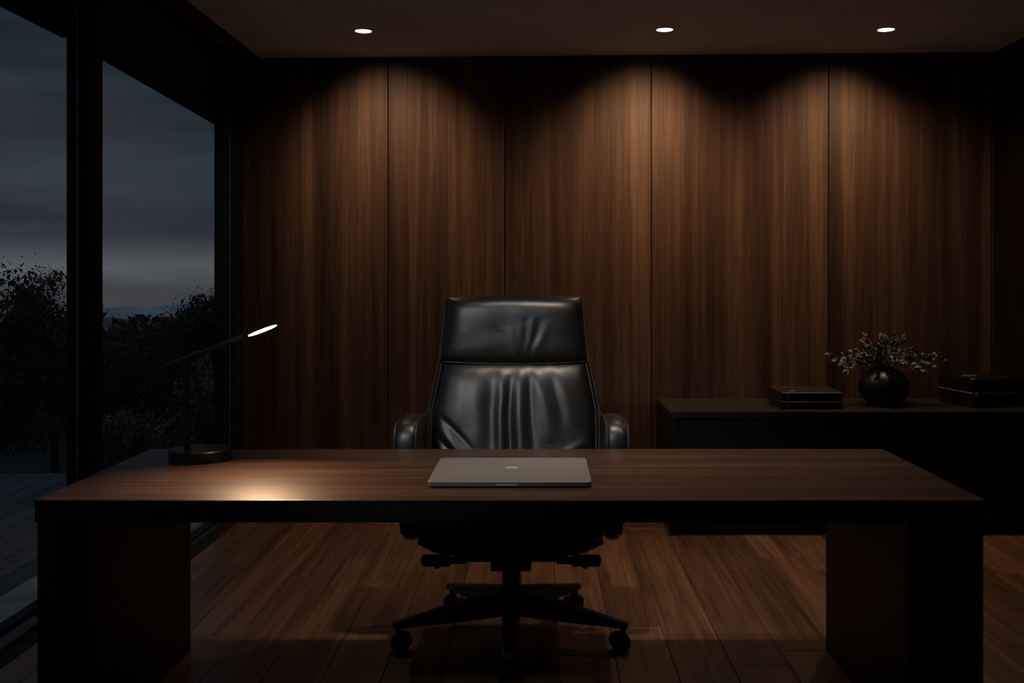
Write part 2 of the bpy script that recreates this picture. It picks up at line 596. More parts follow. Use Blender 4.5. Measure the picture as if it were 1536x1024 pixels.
tree('large dark tree rising highest, behind the left window pane', 'tree', (-4.9, 9.4, -0.65), px(0, 394, 9.4)[2], 1.15, 'tree', 21, 42000)
tree('small dark tree just right of the large one in the left window pane', 'tree', (px(84, 0, 11.0)[0], 11.0, -0.8), px(0, 404, 11.0)[2], 0.62, 'tree', 8, 16000)
tree('dark tree standing at the right edge of the right window pane', 'tree', (px(312, 0, 11.5)[0], 11.5, -0.8), px(0, 440, 11.5)[2], 0.85, 'tree', 33, 34000)
tree('low dark tree left of middle in the right window pane', 'tree', (px(190, 0, 14.0)[0], 14.0, -0.9), px(0, 474, 14.0)[2], 1.0, 'tree', 55, 20000, 0.026)
tree('russet shrub low in the right window pane behind the lamp pole', 'shrub', (px(312, 0, 9.4)[0], 9.4, -0.6), px(0, 540, 9.4)[2], 0.55, 'tree_warm', 77, 9000, 0.022)
tree('brownish shrub low beside the window post in the right window pane', 'shrub', (px(190, 0, 8.2)[0], 8.2, -0.6), px(0, 610, 8.2)[2], 0.40, 'tree_warm', 99, 6000, 0.020)

# woods beyond: foliage nobody could count
rng = random.Random(4)
bm = newbm()
blobs = []
for i in range(210):
    d = rng.uniform(15.5, 36)
    x = -d * rng.uniform(0.22, 0.68)
    y_px = 492 + 150 * max(0, (20 - d) / 12) + rng.uniform(-10, 40)
    ztop = H - (y_px - 416) * d / 1600
    blobs.append((Vector((x, d, ztop - 0.035 * d)), 0.05 * d * rng.uniform(0.8, 1.3)))
for c, r in blobs:
    for k in range(150):
        q = Vector((rng.gauss(0, 0.55), rng.gauss(0, 0.4), rng.gauss(0, 0.5))) * r
        if q.z > r * 0.7:
            q.z = r * 0.5 * rng.random()
        leaf_quad(bm, c + q, 0.0055 * c.y * rng.uniform(0.7, 1.5), rng)
wd = obj('woodland', bm, 'tree')
tag(wd, 'dark woodland spreading below the horizon outside the window', 'trees', kind='stuff')

# ------------------------------------------------------------------ desk
DX0, DX1, DY0, DY1, DZ = -1.358, 1.205, 2.874, 3.735, 0.70
TH = 0.060
desk = thing('desk', 'long dark walnut desk with slab sides standing across the room', 'desk', ((DX0 + DX1) / 2, (DY0 + DY1) / 2, 0))
bm = newbm()
add_box(bm, DX0, DX1, DY0 + 0.004, 3.388, DZ - TH, DZ, bevel=0.0022, seg=2, rnd=(0.2, 0.4, 0.55))
add_box(bm, DX0, DX1, 3.3905, DY1, DZ - TH, DZ, bevel=0.0022, seg=2, rnd=(0.7, 0.1, 0.45))
add_box(bm, DX0 + 0.01, DX1 - 0.01, 3.37, 3.41, DZ - TH + 0.004, DZ - 0.006)
obj('tabletop', bm, 'desk_wood', desk)
bm = newbm()
add_box(bm, DX0, DX1, DY0, DY0 + 0.0038, DZ - TH, DZ - 0.0012, bevel=0.0008, seg=1)
obj('front_edge', bm, 'edge_black', desk)
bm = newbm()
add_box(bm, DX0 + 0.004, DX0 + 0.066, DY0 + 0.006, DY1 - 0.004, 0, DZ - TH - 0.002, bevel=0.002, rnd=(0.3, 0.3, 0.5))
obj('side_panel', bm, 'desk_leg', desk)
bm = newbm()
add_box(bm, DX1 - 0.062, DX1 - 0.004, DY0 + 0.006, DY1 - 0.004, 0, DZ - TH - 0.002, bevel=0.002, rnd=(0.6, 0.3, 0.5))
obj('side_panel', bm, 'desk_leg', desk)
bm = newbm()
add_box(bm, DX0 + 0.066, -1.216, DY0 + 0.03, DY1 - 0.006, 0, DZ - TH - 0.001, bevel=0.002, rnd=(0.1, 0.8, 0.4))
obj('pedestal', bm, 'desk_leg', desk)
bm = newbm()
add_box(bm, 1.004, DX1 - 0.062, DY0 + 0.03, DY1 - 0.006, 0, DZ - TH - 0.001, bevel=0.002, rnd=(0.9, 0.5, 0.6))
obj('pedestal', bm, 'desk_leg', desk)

# ------------------------------------------------------------------ laptop
LX0, LX1, LY0, LY1 = -0.317, 0.152, 3.040, 3.442
lap = thing('laptop', 'closed silver laptop lying in the middle of the desk', 'laptop', ((LX0 + LX1) / 2, (LY0 + LY1) / 2, DZ))

def rrect(x0, x1, y0, y1, r, z, n=8):
    pts = []
    for cx, cy, a0 in ((x1 - r, y1 - r, 0), (x0 + r, y1 - r, 90), (x0 + r, y0 + r, 180), (x1 - r, y0 + r, 270)):
        for k in range(n + 1):
            a = math.radians(a0 + 90 * k / n)
            pts.append((cx + r * math.cos(a), cy + r * math.sin(a), z))
    return pts

def slab(bm, x0, x1, y0, y1, z0, z1, r, b=0.001, b0=None):
    b0 = b if b0 is None else b0
    add_loft(bm, [rrect(x0 + b0, x1 - b0, y0 + b0, y1 - b0, r, z0), rrect(x0, x1, y0, y1, r, z0 + b0),
                  rrect(x0, x1, y0, y1, r, z1 - b), rrect(x0 + b, x1 - b, y0 + b, y1 - b, r, z1)])
bm = newbm()
slab(bm, LX0 + 0.002, LX1 - 0.002, LY0 + 0.001, LY1, DZ + 0.0025, DZ + 0.0115, 0.014, 0.0005, 0.003)
base = obj('base', bm, 'alu_edge', lap, smooth=True)
bm = newbm()
slab(bm, LX0, LX1, LY0, LY1, DZ + 0.0122, DZ + 0.0185, 0.016, 0.0012)
lid = obj('lid', bm, 'alu', lap, smooth=True)
bm = newbm()
cx = (LX0 + LX1) / 2
slab(bm, cx - 0.020, cx + 0.020, 3.252, 3.283, DZ + 0.0184, DZ + 0.0188, 0.006, 0.0002)
obj('lid_mark', bm, 'alu_logo', lid)
bm = newbm()
slab(bm, cx - 0.040, cx + 0.022, LY0 - 0.0006, LY0 + 0.02, DZ + 0.0066, DZ + 0.0112, 0.0008, 0.0004)
obj('finger_notch', bm, 'alu_logo', base)
for xs in (LX0 + 0.041, LX1 - 0.042):
    bm = newbm()
    add_box(bm, xs - 0.0006, xs + 0.0006, LY0 + 0.0003, LY0 + 0.01, DZ + 0.003, DZ + 0.0113)
    obj('seam', bm, 'gap', base)
for fx in (LX0 + 0.05, LX1 - 0.05):
    for fy in (LY0 + 0.05, LY1 - 0.05):
        bm = newbm()
        add_lathe(bm, [(0.009, DZ), (0.010, DZ + 0.003)], fx, fy, 20)
        obj('rubber_foot', bm, 'rubber', base)

# ------------------------------------------------------------------ desk lamp
BX, BY = -1.115, 3.515
lamp = thing('desk_lamp', 'slim black desk lamp with lit tilted bar at left end of desk', 'lamp', (BX, BY, DZ))
bm = newbm()
add_lathe(bm, [(0.096, DZ), (0.0995, DZ + 0.003), (0.0995, DZ + 0.034), (0.097, DZ + 0.037), (0.02, DZ + 0.037)], BX, BY, 72)
obj('base', bm, 'lamp_black', lamp, smooth=True)
PX, PY, PZ = -1.158, 3.515, 1.018
bm = newbm()
add_tube(bm, [(PX, PY, DZ + 0.036), (PX - 0.004, PY, PZ)], 0.0095, 20)
add_tube(bm, [(PX, PY, DZ + 0.036), (PX, PY, DZ + 0.043)], 0.0125, 20)
obj('pole', bm, 'lamp_pole', lamp, smooth=True)
A0 = Vector((-1.2335, 3.535, 1.006))
A1 = Vector((-0.842, 3.455, 1.152))
ax = (A1 - A0).normalized()
bm = newbm()
J = A0 + (A1 - A0) * 0.185
add_tube(bm, [(PX - 0.004, PY + 0.004, PZ - 0.004), (PX - 0.004, PY, PZ + 0.006)], 0.0115, 18)
add_tube(bm, [J + Vector((0, -0.016, -0.012)), J + Vector((0, 0.012, -0.012))], 0.0095, 18)
obj('joint', bm, 'lamp_black', lamp, smooth=True)
bm = newbm()
S = A0 + (A1 - A0) * 0.70
add_tube(bm, [A0, S], 0.0085, 18)
add_tube(bm, [A0 + ax * 0.045, A0 + ax * 0.11], 0.0098, 18)
obj('arm', bm, 'lamp_arm', lamp, smooth=True)
# bar head: flat bar whose lit face looks down and a little towards the room
side = ax.cross(Vector((0, 0, 1))).normalized()      # roughly -Y
if side.y > 0:
    side = -side
down = side.cross(ax).normalized()
if down.z > 0:
    down = -down
th = math.radians(44)
nrm = (down * math.cos(th) + side * math.sin(th)).normalized()
wv = nrm.cross(ax).normalized()
bm = newbm()
hw, ht = 0.0125, 0.0055

def rect_sec(p, hw, ht, n=5):
    out = []
    for k in range(24):
        a = 2 * PI * k / 24
        c, s = math.cos(a), math.sin(a)
        out.append(p + wv * hw * (abs(c) ** 0.45) * (1 if c > 0 else -1) + nrm * ht * (abs(s) ** 0.6) * (1 if s > 0 else -1))
    return out
add_loft(bm, [rect_sec(S - ax * 0.004, 0.007, 0.005), rect_sec(S + ax * 0.004, hw, ht), rect_sec(A1 - ax * 0.004, hw, ht), rect_sec(A1, hw * 0.9, ht * 0.9)])
head = obj('lamp_head', bm, 'lamp_black', lamp, smooth=True)
bm = newbm()
fc = nrm * (ht + 0.0006)
pts = []
E0, E1 = S + ax * 0.014, A1 - ax * 0.006
mid, half = (E0 + E1) / 2, (E1 - E0).length / 2
for k in range(40):
    a = 2 * PI * k / 40
    ca, sa = math.cos(a), math.sin(a)
    pts.append(mid + fc + ax * half * (abs(ca) ** 0.8) * (1 if ca > 0 else -1) + wv * 0.0066 * sa)
f = bm.faces.new([bm.verts.new(p) for p in pts])
ret = bmesh.ops.extrude_face_region(bm, geom=[f])
bmesh.ops.translate(bm, vec=-nrm * 0.001, verts=[g for g in ret['geom'] if isinstance(g, bmesh.types.BMVert)])
obj('led_strip', bm, 'led', head)

ld = bpy.data.lights.new('led_light', 'AREA')
ld.shape = 'RECTANGLE'
ld.size = (E1 - E0).length
ld.size_y = 0.012
ld.energy = 3.4
ld.spread = math.radians(112)
ld.color = (1.0, 0.64, 0.38)
lo = bpy.data.objects.new('led_light', ld)
COL.objects.link(lo)
lo.parent = lamp
lo.location = (E0 + E1) / 2 + nrm * (ht + 0.003) - lamp.location
zz = -nrm
yy = zz.cross(ax).normalized()
lo.rotation_euler = Matrix((ax, yy, zz)).transposed().to_euler()

# ------------------------------------------------------------------ executive chair
CX, CY = -0.098, 3.87
chair = thing('office_chair', 'black leather high-back executive chair on castors behind the desk', 'chair', (CX, CY, 0))

def back_y(z):
    return 4.13 + (z - 0.48) / (1.227 - 0.48) * 0.17

def back_w(z):
    if z > 0.97:
        return 0.2835 + (1.22 - z) / 0.25 * 0.021
    return 0.3045 + (0.97 - z) / 0.17 * 0.0335

def sup(a, p):
    c = math.cos(a)
    return (abs(c) ** p) * (1 if c >= 0 else -1)
# outer shell
bm = newbm()
secs = []
zs = [0.42 + (1.195 - 0.42) * k / 26 for k in range(27)]
for z in zs:
    w = back_w(z) if z > 0.75 else back_w(0.75) + (0.75 - z) * 0.02
    w = min(w, 0.333) if z < 0.8 else w
    secs.append([(CX + w * sup(2 * PI * k / 48, 0.42), back_y(z) + 0.055 + 0.052 * sup(2 * PI * k / 48 - PI / 2, 0.6), z) for k in range(48)])
for k2 in range(1, 7):
    a = k2 / 6 * PI / 2
    z = 1.195 + 0.026 * math.sin(a)
    w = back_w(1.2) - 0.03 * (1 - math.cos(a))
    t = 0.052 - 0.03 * (1 - math.cos(a))
    secs.append([(CX + w * sup(2 * PI * k / 48, 0.42), back_y(z) + 0.055 + t * sup(2 * PI * k / 48 - PI / 2, 0.6), z + 0.006 * (1 - (sup(2 * PI * k / 48, 0.42)) ** 2)) for k in range(48)])
add_loft(bm, secs)
shell = obj('backrest', bm, 'leather', chair, smooth=True, angle=60)

def edge_t(a, p, q):
    a = min(1.0, abs(a))
    return max(0.0, 1 - a ** p) ** (1 / q)

def folds(u, v, lst):
    h = 0.0
    for (ut, ub, v0, v1, amp, wd) in lst:
        if v0 <= v <= v1:
            s = (v - v0) / (v1 - v0)
            uc = ub + (ut - ub) * s + 0.035 * mnoise.noise((v * 3.1, ub * 9.0, 1.7))
            win = math.sin(PI * min(1, max(0, s))) ** 0.7
            h += amp * win * math.exp(-((u - uc) / wd) ** 2)
    return h

LOW = [(-0.50, -0.44, 0.35, 0.98, 0.006, 0.11), (-0.31, -0.25, 0.20, 0.94, -0.008, 0.085), (-0.16, -0.15, 0.04, 0.98, 0.010, 0.070), (-0.04, -0.05, -0.05, 0.90, -0.012, 0.060),
       (0.09, 0.06, 0.0, 0.98, 0.012, 0.080), (0.21, 0.24, 0.25, 0.96, -0.007, 0.055), (0.32, 0.46, 0.38, 0.98, 0.009, 0.095), (0.47, 0.62, 0.50, 0.97, -0.005, 0.060),
       (0.62, 0.78, 0.50, 0.98, 0.005, 0.11), (-0.72, -0.66, 0.50, 0.98, 0.004, 0.10)]
SIDE = [(-1.0, -0.45, 0.62, 0.30, -0.007, 0.035), (-1.0, -0.55, 0.45, 0.16, -0.007, 0.03), (-1.0, -0.55, 0.535, 0.23, 0.005, 0.04),
        (1.0, 0.45, 0.42, 0.22, 0.006, 0.035), (1.0, 0.5, 0.34, 0.12, -0.007, 0.03), (1.0, 0.55, 0.24, 0.08, 0.006, 0.035)]
TOP = [(0.12, 0.06, 0.0, 0.62, 0.0030, 0.07), (0.30, 0.13, 0.0, 0.72, 0.0034, 0.06), (0.52, 0.20, 0.0, 0.66, 0.0030, 0.07),
       (0.20, 0.09, 0.0, 0.7, -0.0030, 0.055), (0.40, 0.16, 0.0, 0.7, -0.0030, 0.055), (-0.06, 0.0, 0.0, 0.55, 0.0026, 0.07), (-0.14, -0.04, 0.0, 0.5, -0.0022, 0.08)]

def diag(u, v, lst):
    h = 0
    for (u0, u1, v0, v1, amp, wd) in lst:
        s = (u - u0) / (u1 - u0)
        if 0 <= s <= 1:
            vc = v0 + (v1 - v0) * s + 0.06 * s * (1 - s)
            h += amp * math.sin(PI * min(1, s * 0.9 + 0.1)) * math.exp(-((v - vc) / wd) ** 2)
    return h

def cushion(z0, z1, T, inset, fold, side, arch=0.0, sag=0.0, lean=0.0, nu=110, nv=90):
    bm = newbm()

    def pos(u, v, front):
        z = z0 + (z1 - z0) * v + arch * (1 - u * u) * (v ** 3) - sag * (1 - u * u) * (1 - v) ** 4
        w = back_w(max(z, 0.78)) - inset
        # rounded corners in outline
        x = CX + u * w
        t = (T + lean * (v - 0.4)) * edge_t(u, 7, 2.3) * edge_t(2 * v - 1, 6, 2.2)
        h = 0
        if front:
            fade = edge_t(u, 6, 1) * edge_t(2 * v - 1, 12, 1)
            h = (0.72 * folds(u, v, fold) + diag(u, v, side)) * fade
            h += 0.0016 * mnoise.noise((u * 4, v * 4, z0 * 9)) * fade
        return Vector((x, back_y(z) + 0.012 - (t + h if front else -0.006 * edge_t(u, 7, 2) * edge_t(2 * v - 1, 6, 2)), z))
    gf = add_grid(bm, lambda a, b: pos(2 * a - 1, b, True), nu, nv)
    gb = add_grid(bm, lambda a, b: pos(2 * a - 1, b, False), nu, nv)
    bmesh.ops.remove_doubles(bm, verts=bm.verts, dist=0.00005)
    return bm, pos
bm, posL = cushion(0.47, 0.966, 0.060, 0.026, LOW, SIDE)
c1 = obj('back_cushion', bm, 'leather', shell, smooth=True, angle=None)
bm, posT = cushion(0.962, 1.222, 0.072, 0.012, TOP, [], arch=0.008, sag=0.006, lean=0.034)
c2 = obj('headrest', bm, 'leather', shell, smooth=True, angle=None)
# piping along the sides and the seam
bm = newbm()
for s in (-1, 1):
    add_tube(bm, [(CX + s * (back_w(max(z, 0.78)) - 0.019), back_y(z) - 0.001, z) for z in [0.60 + k * 0.03 for k in range(13)]], 0.0042, 8)
    add_tube(bm, [(CX + s * (back_w(max(z, 0.78)) - 0.006), back_y(z) + 0.004, z) for z in [0.60 + k * 0.03 for k in range(21)]], 0.0036, 8)
    add_tube(bm, [(CX + s * (back_w(max(z, 0.78)) - 0.010), back_y(z) - 0.003, z) for z in [0.965 + k * 0.0275 for k in range(9)]], 0.0034, 8)
add_tube(bm, [(CX + u * (back_w(0.966) - 0.02), back_y(0.966) - 0.0 - 0.016 * edge_t(u, 6, 2), 0.966 - 0.008 * (1 - u * u)) for u in [-1 + k / 20 for k in range(41)]], 0.0032, 8)
obj('piping', bm, 'leather_edge', shell, smooth=True)

# arms: upholstered side panels
ARM = [(4.215, 0.375), (4.10, 0.342), (3.95, 0.335), (3.87, 0.342), (3.83, 0.370), (3.808, 0.46), (3.792, 0.56), (3.785, 0.66), (3.788, 0.715),
       (3.800, 0.752), (3.825, 0.775), (3.86, 0.787), (3.94, 0.790), (4.04, 0.784), (4.13, 0.776), (4.215, 0.77)]

def arm_poly(k):
    """the side outline shrunk towards its middle by k metres"""
    n = len(ARM)
    out = []
    for i in range(n):
        p0, p1, p2 = Vector(ARM[i - 1]), Vector(ARM[i]), Vector(ARM[(i + 1) % n])
        t = (p2 - p0).normalized()
        nn = Vector((-t.y, t.x))
        c = Vector((4.0, 0.6))
        if (c - p1).dot(nn) < 0:
            nn = -nn
        out.append(p1 + nn * k)
    return out
for s in (-1, 1):
    bm = newbm()
    secs = []
    xo, xi = 0.424, 0.338
    W = xo - xi
    prof = [(0.0, 0.026), (0.004, 0.015), (0.011, 0.007), (0.024, 0.0015), (W * 0.5, 0.0), (W - 0.018, 0.002), (W - 0.008, 0.007), (W - 0.003, 0.013), (W, 0.022)]
    # outer side rounds more at the top
    for (dx, k) in prof:
        ring = []
        for (py, pz) in arm_poly(k):
            tz = max(0.0, (pz - 0.66) / 0.12)
            drop = 0.010 * tz * max(0.0, 1 - dx / 0.05) ** 2
            bot = max(0.0, (0.62 - pz) / 0.20)
            x_abs = xo - dx - 0.020 * bot * (1 - dx / W)
            ring.append((CX + s * x_abs, py, pz - drop))
        secs.append(ring)
    add_loft(bm, secs)
    # crease across the front of the pad
    arm = obj('armrest', bm, 'leather', chair, smooth=True, angle=60)
    md = arm.modifiers.new('smooth', 'SUBSURF')
    md.levels = 2
    md.render_levels = 2
    bm = newbm()
    for dx, k, r in ((W - 0.004, 0.0125, 0.0036), (0.006, 0.0125, 0.0036)):
        pts = []
        for (py, pz) in arm_poly(k - 0.0015)[4:]:
            bot = max(0.0, (0.62 - pz) / 0.20)
            tz = max(0.0, (pz - 0.66) / 0.12)
            drop = 0.010 * tz * max(0.0, 1 - dx / 0.05) ** 2
            pts.append((CX + s * (xo - dx - 0.020 * bot * (1 - dx / W)), py, pz - drop))
        add_tube(bm, pts, r, 8)
    obj('piping', bm, 'leather_edge', arm, smooth=True)
# seat cushion
bm = newbm()

def seat_pt(u, v, top):
    x = CX + (2 * u - 1) * 0.336
    y = 3.625 + (4.135 - 3.625) * v
    t = edge_t(2 * u - 1, 8, 2.4) * edge_t(2 * v - 1, 7, 2.3)
    z = 0.452 + (0.068 * t if top else -0.086 * t)
    return Vector((x, y, z))
add_grid(bm, lambda a, b: seat_pt(a, b, True), 60, 50)
add_grid(bm, lambda a, b: seat_pt(a, b, False), 60, 50)
bmesh.ops.remove_doubles(bm, verts=bm.verts, dist=0.00005)
seat = obj('seat', bm, 'leather', chair, smooth=True, angle=None)
bm = newbm()
add_tube(bm, [(CX + u * 0.334, 3.632 + 0.012 * abs(u) ** 8, 0.458) for u in [-0.97 + 1.94 * k / 30 for k in range(31)]], 0.0035, 8)
obj('piping', bm, 'leather_edge', seat, smooth=True)
# pan under the seat
bm = newbm()
add_loft(bm, [rrect(CX - 0.23, CX + 0.23, 3.70, 4.10, 0.05, 0.334), rrect(CX - 0.275, CX + 0.275, 3.66, 4.12, 0.06, 0.350), rrect(CX - 0.325, CX + 0.325, 3.65, 4.13, 0.06, 0.378)])
obj('seat_pan', bm, 'plastic', chair, smooth=True)
# tilt mechanism and levers
bm = newbm()
add_box(bm, CX - 0.20, CX + 0.20, 3.72, 4.02, 0.306, 0.338, bevel=0.008)
add_box(bm, CX - 0.072, CX + 0.072, 3.76, 3.96, 0.262, 0.310, bevel=0.008)
obj('tilt_mechanism', bm, 'plastic', chair)
for s in (-1, 1):
    bm = newbm()
    xa, xb = sorted((CX + s * 0.215, CX + s * 0.315))
    add_box(bm, xa, xb, 3.762, 3.800, 0.278, 0.316, bevel=0.007)
    xa, xb = sorted((CX + s * 0.16, CX + s * 0.25))
    add_box(bm, xa, xb, 3.770, 3.792, 0.286, 0.310, bevel=0.003)
    add_tube(bm, [(CX + s * 0.262, 3.78, 0.281), (CX + s * 0.262, 3.78, 0.271)], 0.010, 14)
    lv = obj('lever', bm, 'plastic', chair)
    bm = newbm()
    add_tube(bm, [(CX + s * 0.314, 3.781, 0.297), (CX + s * 0.3185, 3.781, 0.297)], 0.013, 18)
    obj('end_cap', bm, 'chrome', lv, smooth=True)
# gas column
bm = newbm()
add_tube(bm, [(CX, CY, 0.17), (CX, CY, 0.262)], 0.034, 32)
add_tube(bm, [(CX, CY, 0.26), (CX, CY, 0.28)], 0.024, 32)
obj('gas_column', bm, 'black_metal', chair, smooth=True)
bm = newbm()
add_lathe(bm, [(0.038, 0.085), (0.050, 0.092), (0.055, 0.13), (0.052, 0.172), (0.040, 0.182)], CX, CY, 40)
obj('hub', bm, 'plastic', chair, smooth=True)
# five legs and castors
RB = 0.412
CY = 3.85
for i in range(5):
    a = math.radians(-90 + 72 * i)
    d = Vector((math.cos(a), math.sin(a), 0))
    n = Vector((-d.y, d.x, 0))
    c = Vector((CX, CY, 0))
    bm = newbm()
    secs = []
    for (r, zt, zb, w) in ((0.030, 0.180, 0.090, 0.034), (0.12, 0.163, 0.085, 0.032), (0.24, 0.137, 0.082, 0.027), (0.35, 0.113, 0.080, 0.022), (0.420, 0.100, 0.078, 0.021), (0.430, 0.097, 0.080, 0.018)):
        p = c + d * r
        b = 0.006
        ring = [(-w, zb + b), (-w + b, zb), (w - b, zb), (w, zb + b), (w * 0.86, zt - b), (w * 0.86 - b, zt), (-w * 0.86 + b, zt), (-w * 0.86, zt - b)]
        secs.append([(p.x + n.x * u, p.y + n.y * u, z) for u, z in ring])
    add_loft(bm, secs)
    obj('leg', bm, 'black_metal', chair, smooth=True, angle=30)
    # castor, trailing a little
    sw = math.radians((20, 35, -10, 15, -30)[i])
    f = Vector((math.cos(a + sw), math.sin(a + sw), 0))
    g = Vector((-f.y, f.x, 0))
    pc = c + d * RB
    bm = newbm()
    add_tube(bm, [(pc.x, pc.y, 0.052), (pc.x, pc.y, 0.083)], 0.010, 16)
    wc = pc - f * 0.012
    hood = []
    for k in range(11):
        t = math.radians(-15 + 210 * k / 10)
        hood.append((wc.x + f.x * 0.0345 * math.cos(t), wc.y + f.y * 0.0345 * math.cos(t), 0.031 + 0.0345 * math.sin(t)))
    secs = []
    for k in range(11):
        t = math.radians(-10 + 190 * k / 10)
        ro, ri = 0.035, 0.030
        cs, sn = math.cos(t), math.sin(t)
        sec = []
        for (u, rr) in ((-0.010, ri), (0.010, ri), (0.010, ro), (-0.010, ro)):
            sec.append((wc.x + f.x * rr * cs + g.x * u, wc.y + f.y * rr * cs + g.y * u, 0.031 + rr * sn))
        secs.append(sec)
    add_loft(bm, secs)
    cst = obj('castor', bm, 'plastic', chair, smooth=True)
    for s in (-1, 1):
        bm = newbm()
        q0 = wc + g * s * 0.006 + Vector((0, 0, 0.031))
        q1 = wc + g * s * 0.027 + Vector((0, 0, 0.031))
        q2 = wc + g * s * 0.030 + Vector((0, 0, 0.031))
        add_tube(bm, [q0, q0 + (q1 - q0) * 0.1, q1, q2], [0.028, 0.031, 0.031, 0.025], 28)
        obj('wheel', bm, 'rubber', cst, smooth=True)
    if i == 0:
        bm = newbm()
        p = c + d * 0.428
        add_box(bm, p.x - 0.017, p.x + 0.017, p.y - 0.008, p.y + 0.006, 0.079, 0.094, bevel=0.004)
        obj('leg_tip', bm, 'chrome', chair)

# ------------------------------------------------------------------ credenza
KX0, KX1, KY0, KY1, KZ = 0.660, RX - 0.004, 5.375, WY - 0.003, 0.625
cred = thing('credenza', 'long low black cabinet against the walnut wall on the right', 'cabinet', ((KX0 + KX1) / 2, (KY0 + KY1) / 2, 0))
bm = newbm()
add_box(bm, KX0, KX1, KY0, KY1, KZ - 0.034, KZ, bevel=0.004)
obj('top', bm, 'credenza_top', cred)
bm = newbm()
add_box(bm, KX0, KX0 + 0.040, KY0 + 0.001, KY1, 0, KZ - 0.034, bevel=0.002)
obj('side_panel', bm, 'credenza', cred)
bm = newbm()
add_box(bm, KX0 + 0.04, KX1, KY0 + 0.045, KY1, 0.06, KZ - 0.036)
obj('carcass', bm, 'gap', cred)
bm = newbm()
add_box(bm, KX0 + 0.04, KX1, KY0 + 0.02, KY1, 0, 0.06)
obj('plinth', bm, 'gap', cred)
for x0, x1 in ((0.702, 1.304), (1.308, 2.094), (2.098, KX1)):
    bm = newbm()
    add_box(bm, x0, x1, KY0 + 0.020, KY0 + 0.044, 0.062, KZ - 0.040, bevel=0.002)
    obj('door', bm, 'credenza', cred)

# two flat boxes stacked on the credenza
BX0, BX1, BY0, BY1 = 1.241, 1.555, 5.455, 5.76

def flat_box(label, z0, z1, dx, top):
    t = thing('document_box', label, 'box', ((BX0 + BX1) / 2, (BY0 + BY1) / 2, z0), 'document boxes on the cabinet')
    x0, x1 = BX0 + dx, BX1 + dx
    bm = newbm()
    add_box(bm, x0, x1, BY0 + 0.002, BY1, z0, z1 - 0.008, bevel=0.002)
    b = obj('body', bm, 'box_black', t)
    bm = newbm()
    slab(bm, x0 - 0.001, x1 + 0.003, BY0 - 0.004, BY1 + 0.001, z1 - 0.0075, z1, 0.012, 0.0015)
    obj('lid', bm, 'box_top', t)
    bm = newbm()
    add_box(bm, x0, x1 + 0.001, BY0 - 0.0055, BY0 - 0.0035, z1 - 0.0065, z1 - 0.002)
    obj('trim_strip', bm, 'box_trim', t)
    for xx in (x0 + 0.033, x1 - 0.012):
        bm = newbm()
        add_box(bm, xx - 0.003, xx + 0.003, BY0 - 0.003, BY0 + 0.002, z0 + 0.010, z1 - 0.013, bevel=0.001)
        obj('clasp', bm, 'box_trim', b)
    return t
zA, zB, zC = KZ, KZ + 0.043, KZ + 0.088
flat_box('flat black document box, lower of the stacked pair left of the vase', zA, zB, 0.0, False)
flat_box('flat black document box, upper of the stacked pair left of the vase', zB, zC, 0.0, True)
bm = newbm()
slab(bm, 1.270, 1.330, 5.475, 5.505, zC, zC + 0.007, 0.012, 0.003)
add_tube(bm, [(1.285, 5.49, zC + 0.006), (1.285, 5.49, zC + 0.013)], 0.008, 16)
o = obj('remote_fob', bm, 'plastic', smooth=True)
tag(o, 'small black object lying on top of the stacked flat boxes', 'fob')

# dark lidded box at the right end of the credenza, turned a little
def turned(bm, mat, name, par, rotdeg, piv):
    rm = Matrix.Rotation(math.radians(rotdeg), 3, 'Z')
    p = Vector(piv)
    for v in bm.verts:
        v.co = rm @ (v.co - p) + p
    return obj(name, bm, mat, par)
QX, QY = 2.242, 5.51
QW, QD, QH = 0.290, 0.33, 0.150
cb = thing('lidded_box', 'large black lidded box with thin metal line at cabinet right end', 'box', (QX + QW / 2, QY + QD / 2, KZ))
piv = (QX, QY, 0)
ang = 9
bm = newbm()
add_box(bm, QX, QX + QW, QY, QY + QD, KZ, KZ + 0.074, bevel=0.004)
qb = turned(bm, 'box_black', 'body', cb, ang, piv)
bm = newbm()
add_box(bm, QX, QX + QW, QY, QY + QD, KZ + 0.078, KZ + QH, bevel=0.005)
ql = turned(bm, 'box_black', 'lid', cb, ang, piv)
bm = newbm()
add_box(bm, QX + 0.001, QX + QW - 0.001, QY + 0.001, QY + QD - 0.001, KZ + 0.073, KZ + 0.079)
turned(bm, 'box_trim', 'trim_strip', cb, ang, piv)
bm = newbm()
add_box(bm, QX + 0.018, QX + 0.032, QY - 0.003, QY + 0.002, KZ + 0.060, KZ + 0.082, bevel=0.001)
turned(bm, 'box_trim', 'clasp', cb, ang, piv)
bm = newbm()
add_box(bm, QX - 0.001, QX + 0.014, QY - 0.001, QY + 0.014, KZ + QH - 0.006, KZ + QH + 0.001, bevel=0.001)
turned(bm, 'box_trim', 'corner_cap', ql, ang, piv)
bm = newbm()
add_box(bm, QX + 0.02, QX + 0.10, QY + 0.12, QY + 0.14, KZ + QH - 0.001, KZ + QH + 0.008, bevel=0.002)
turned(bm, 'box_trim', 'handle', ql, ang, piv)

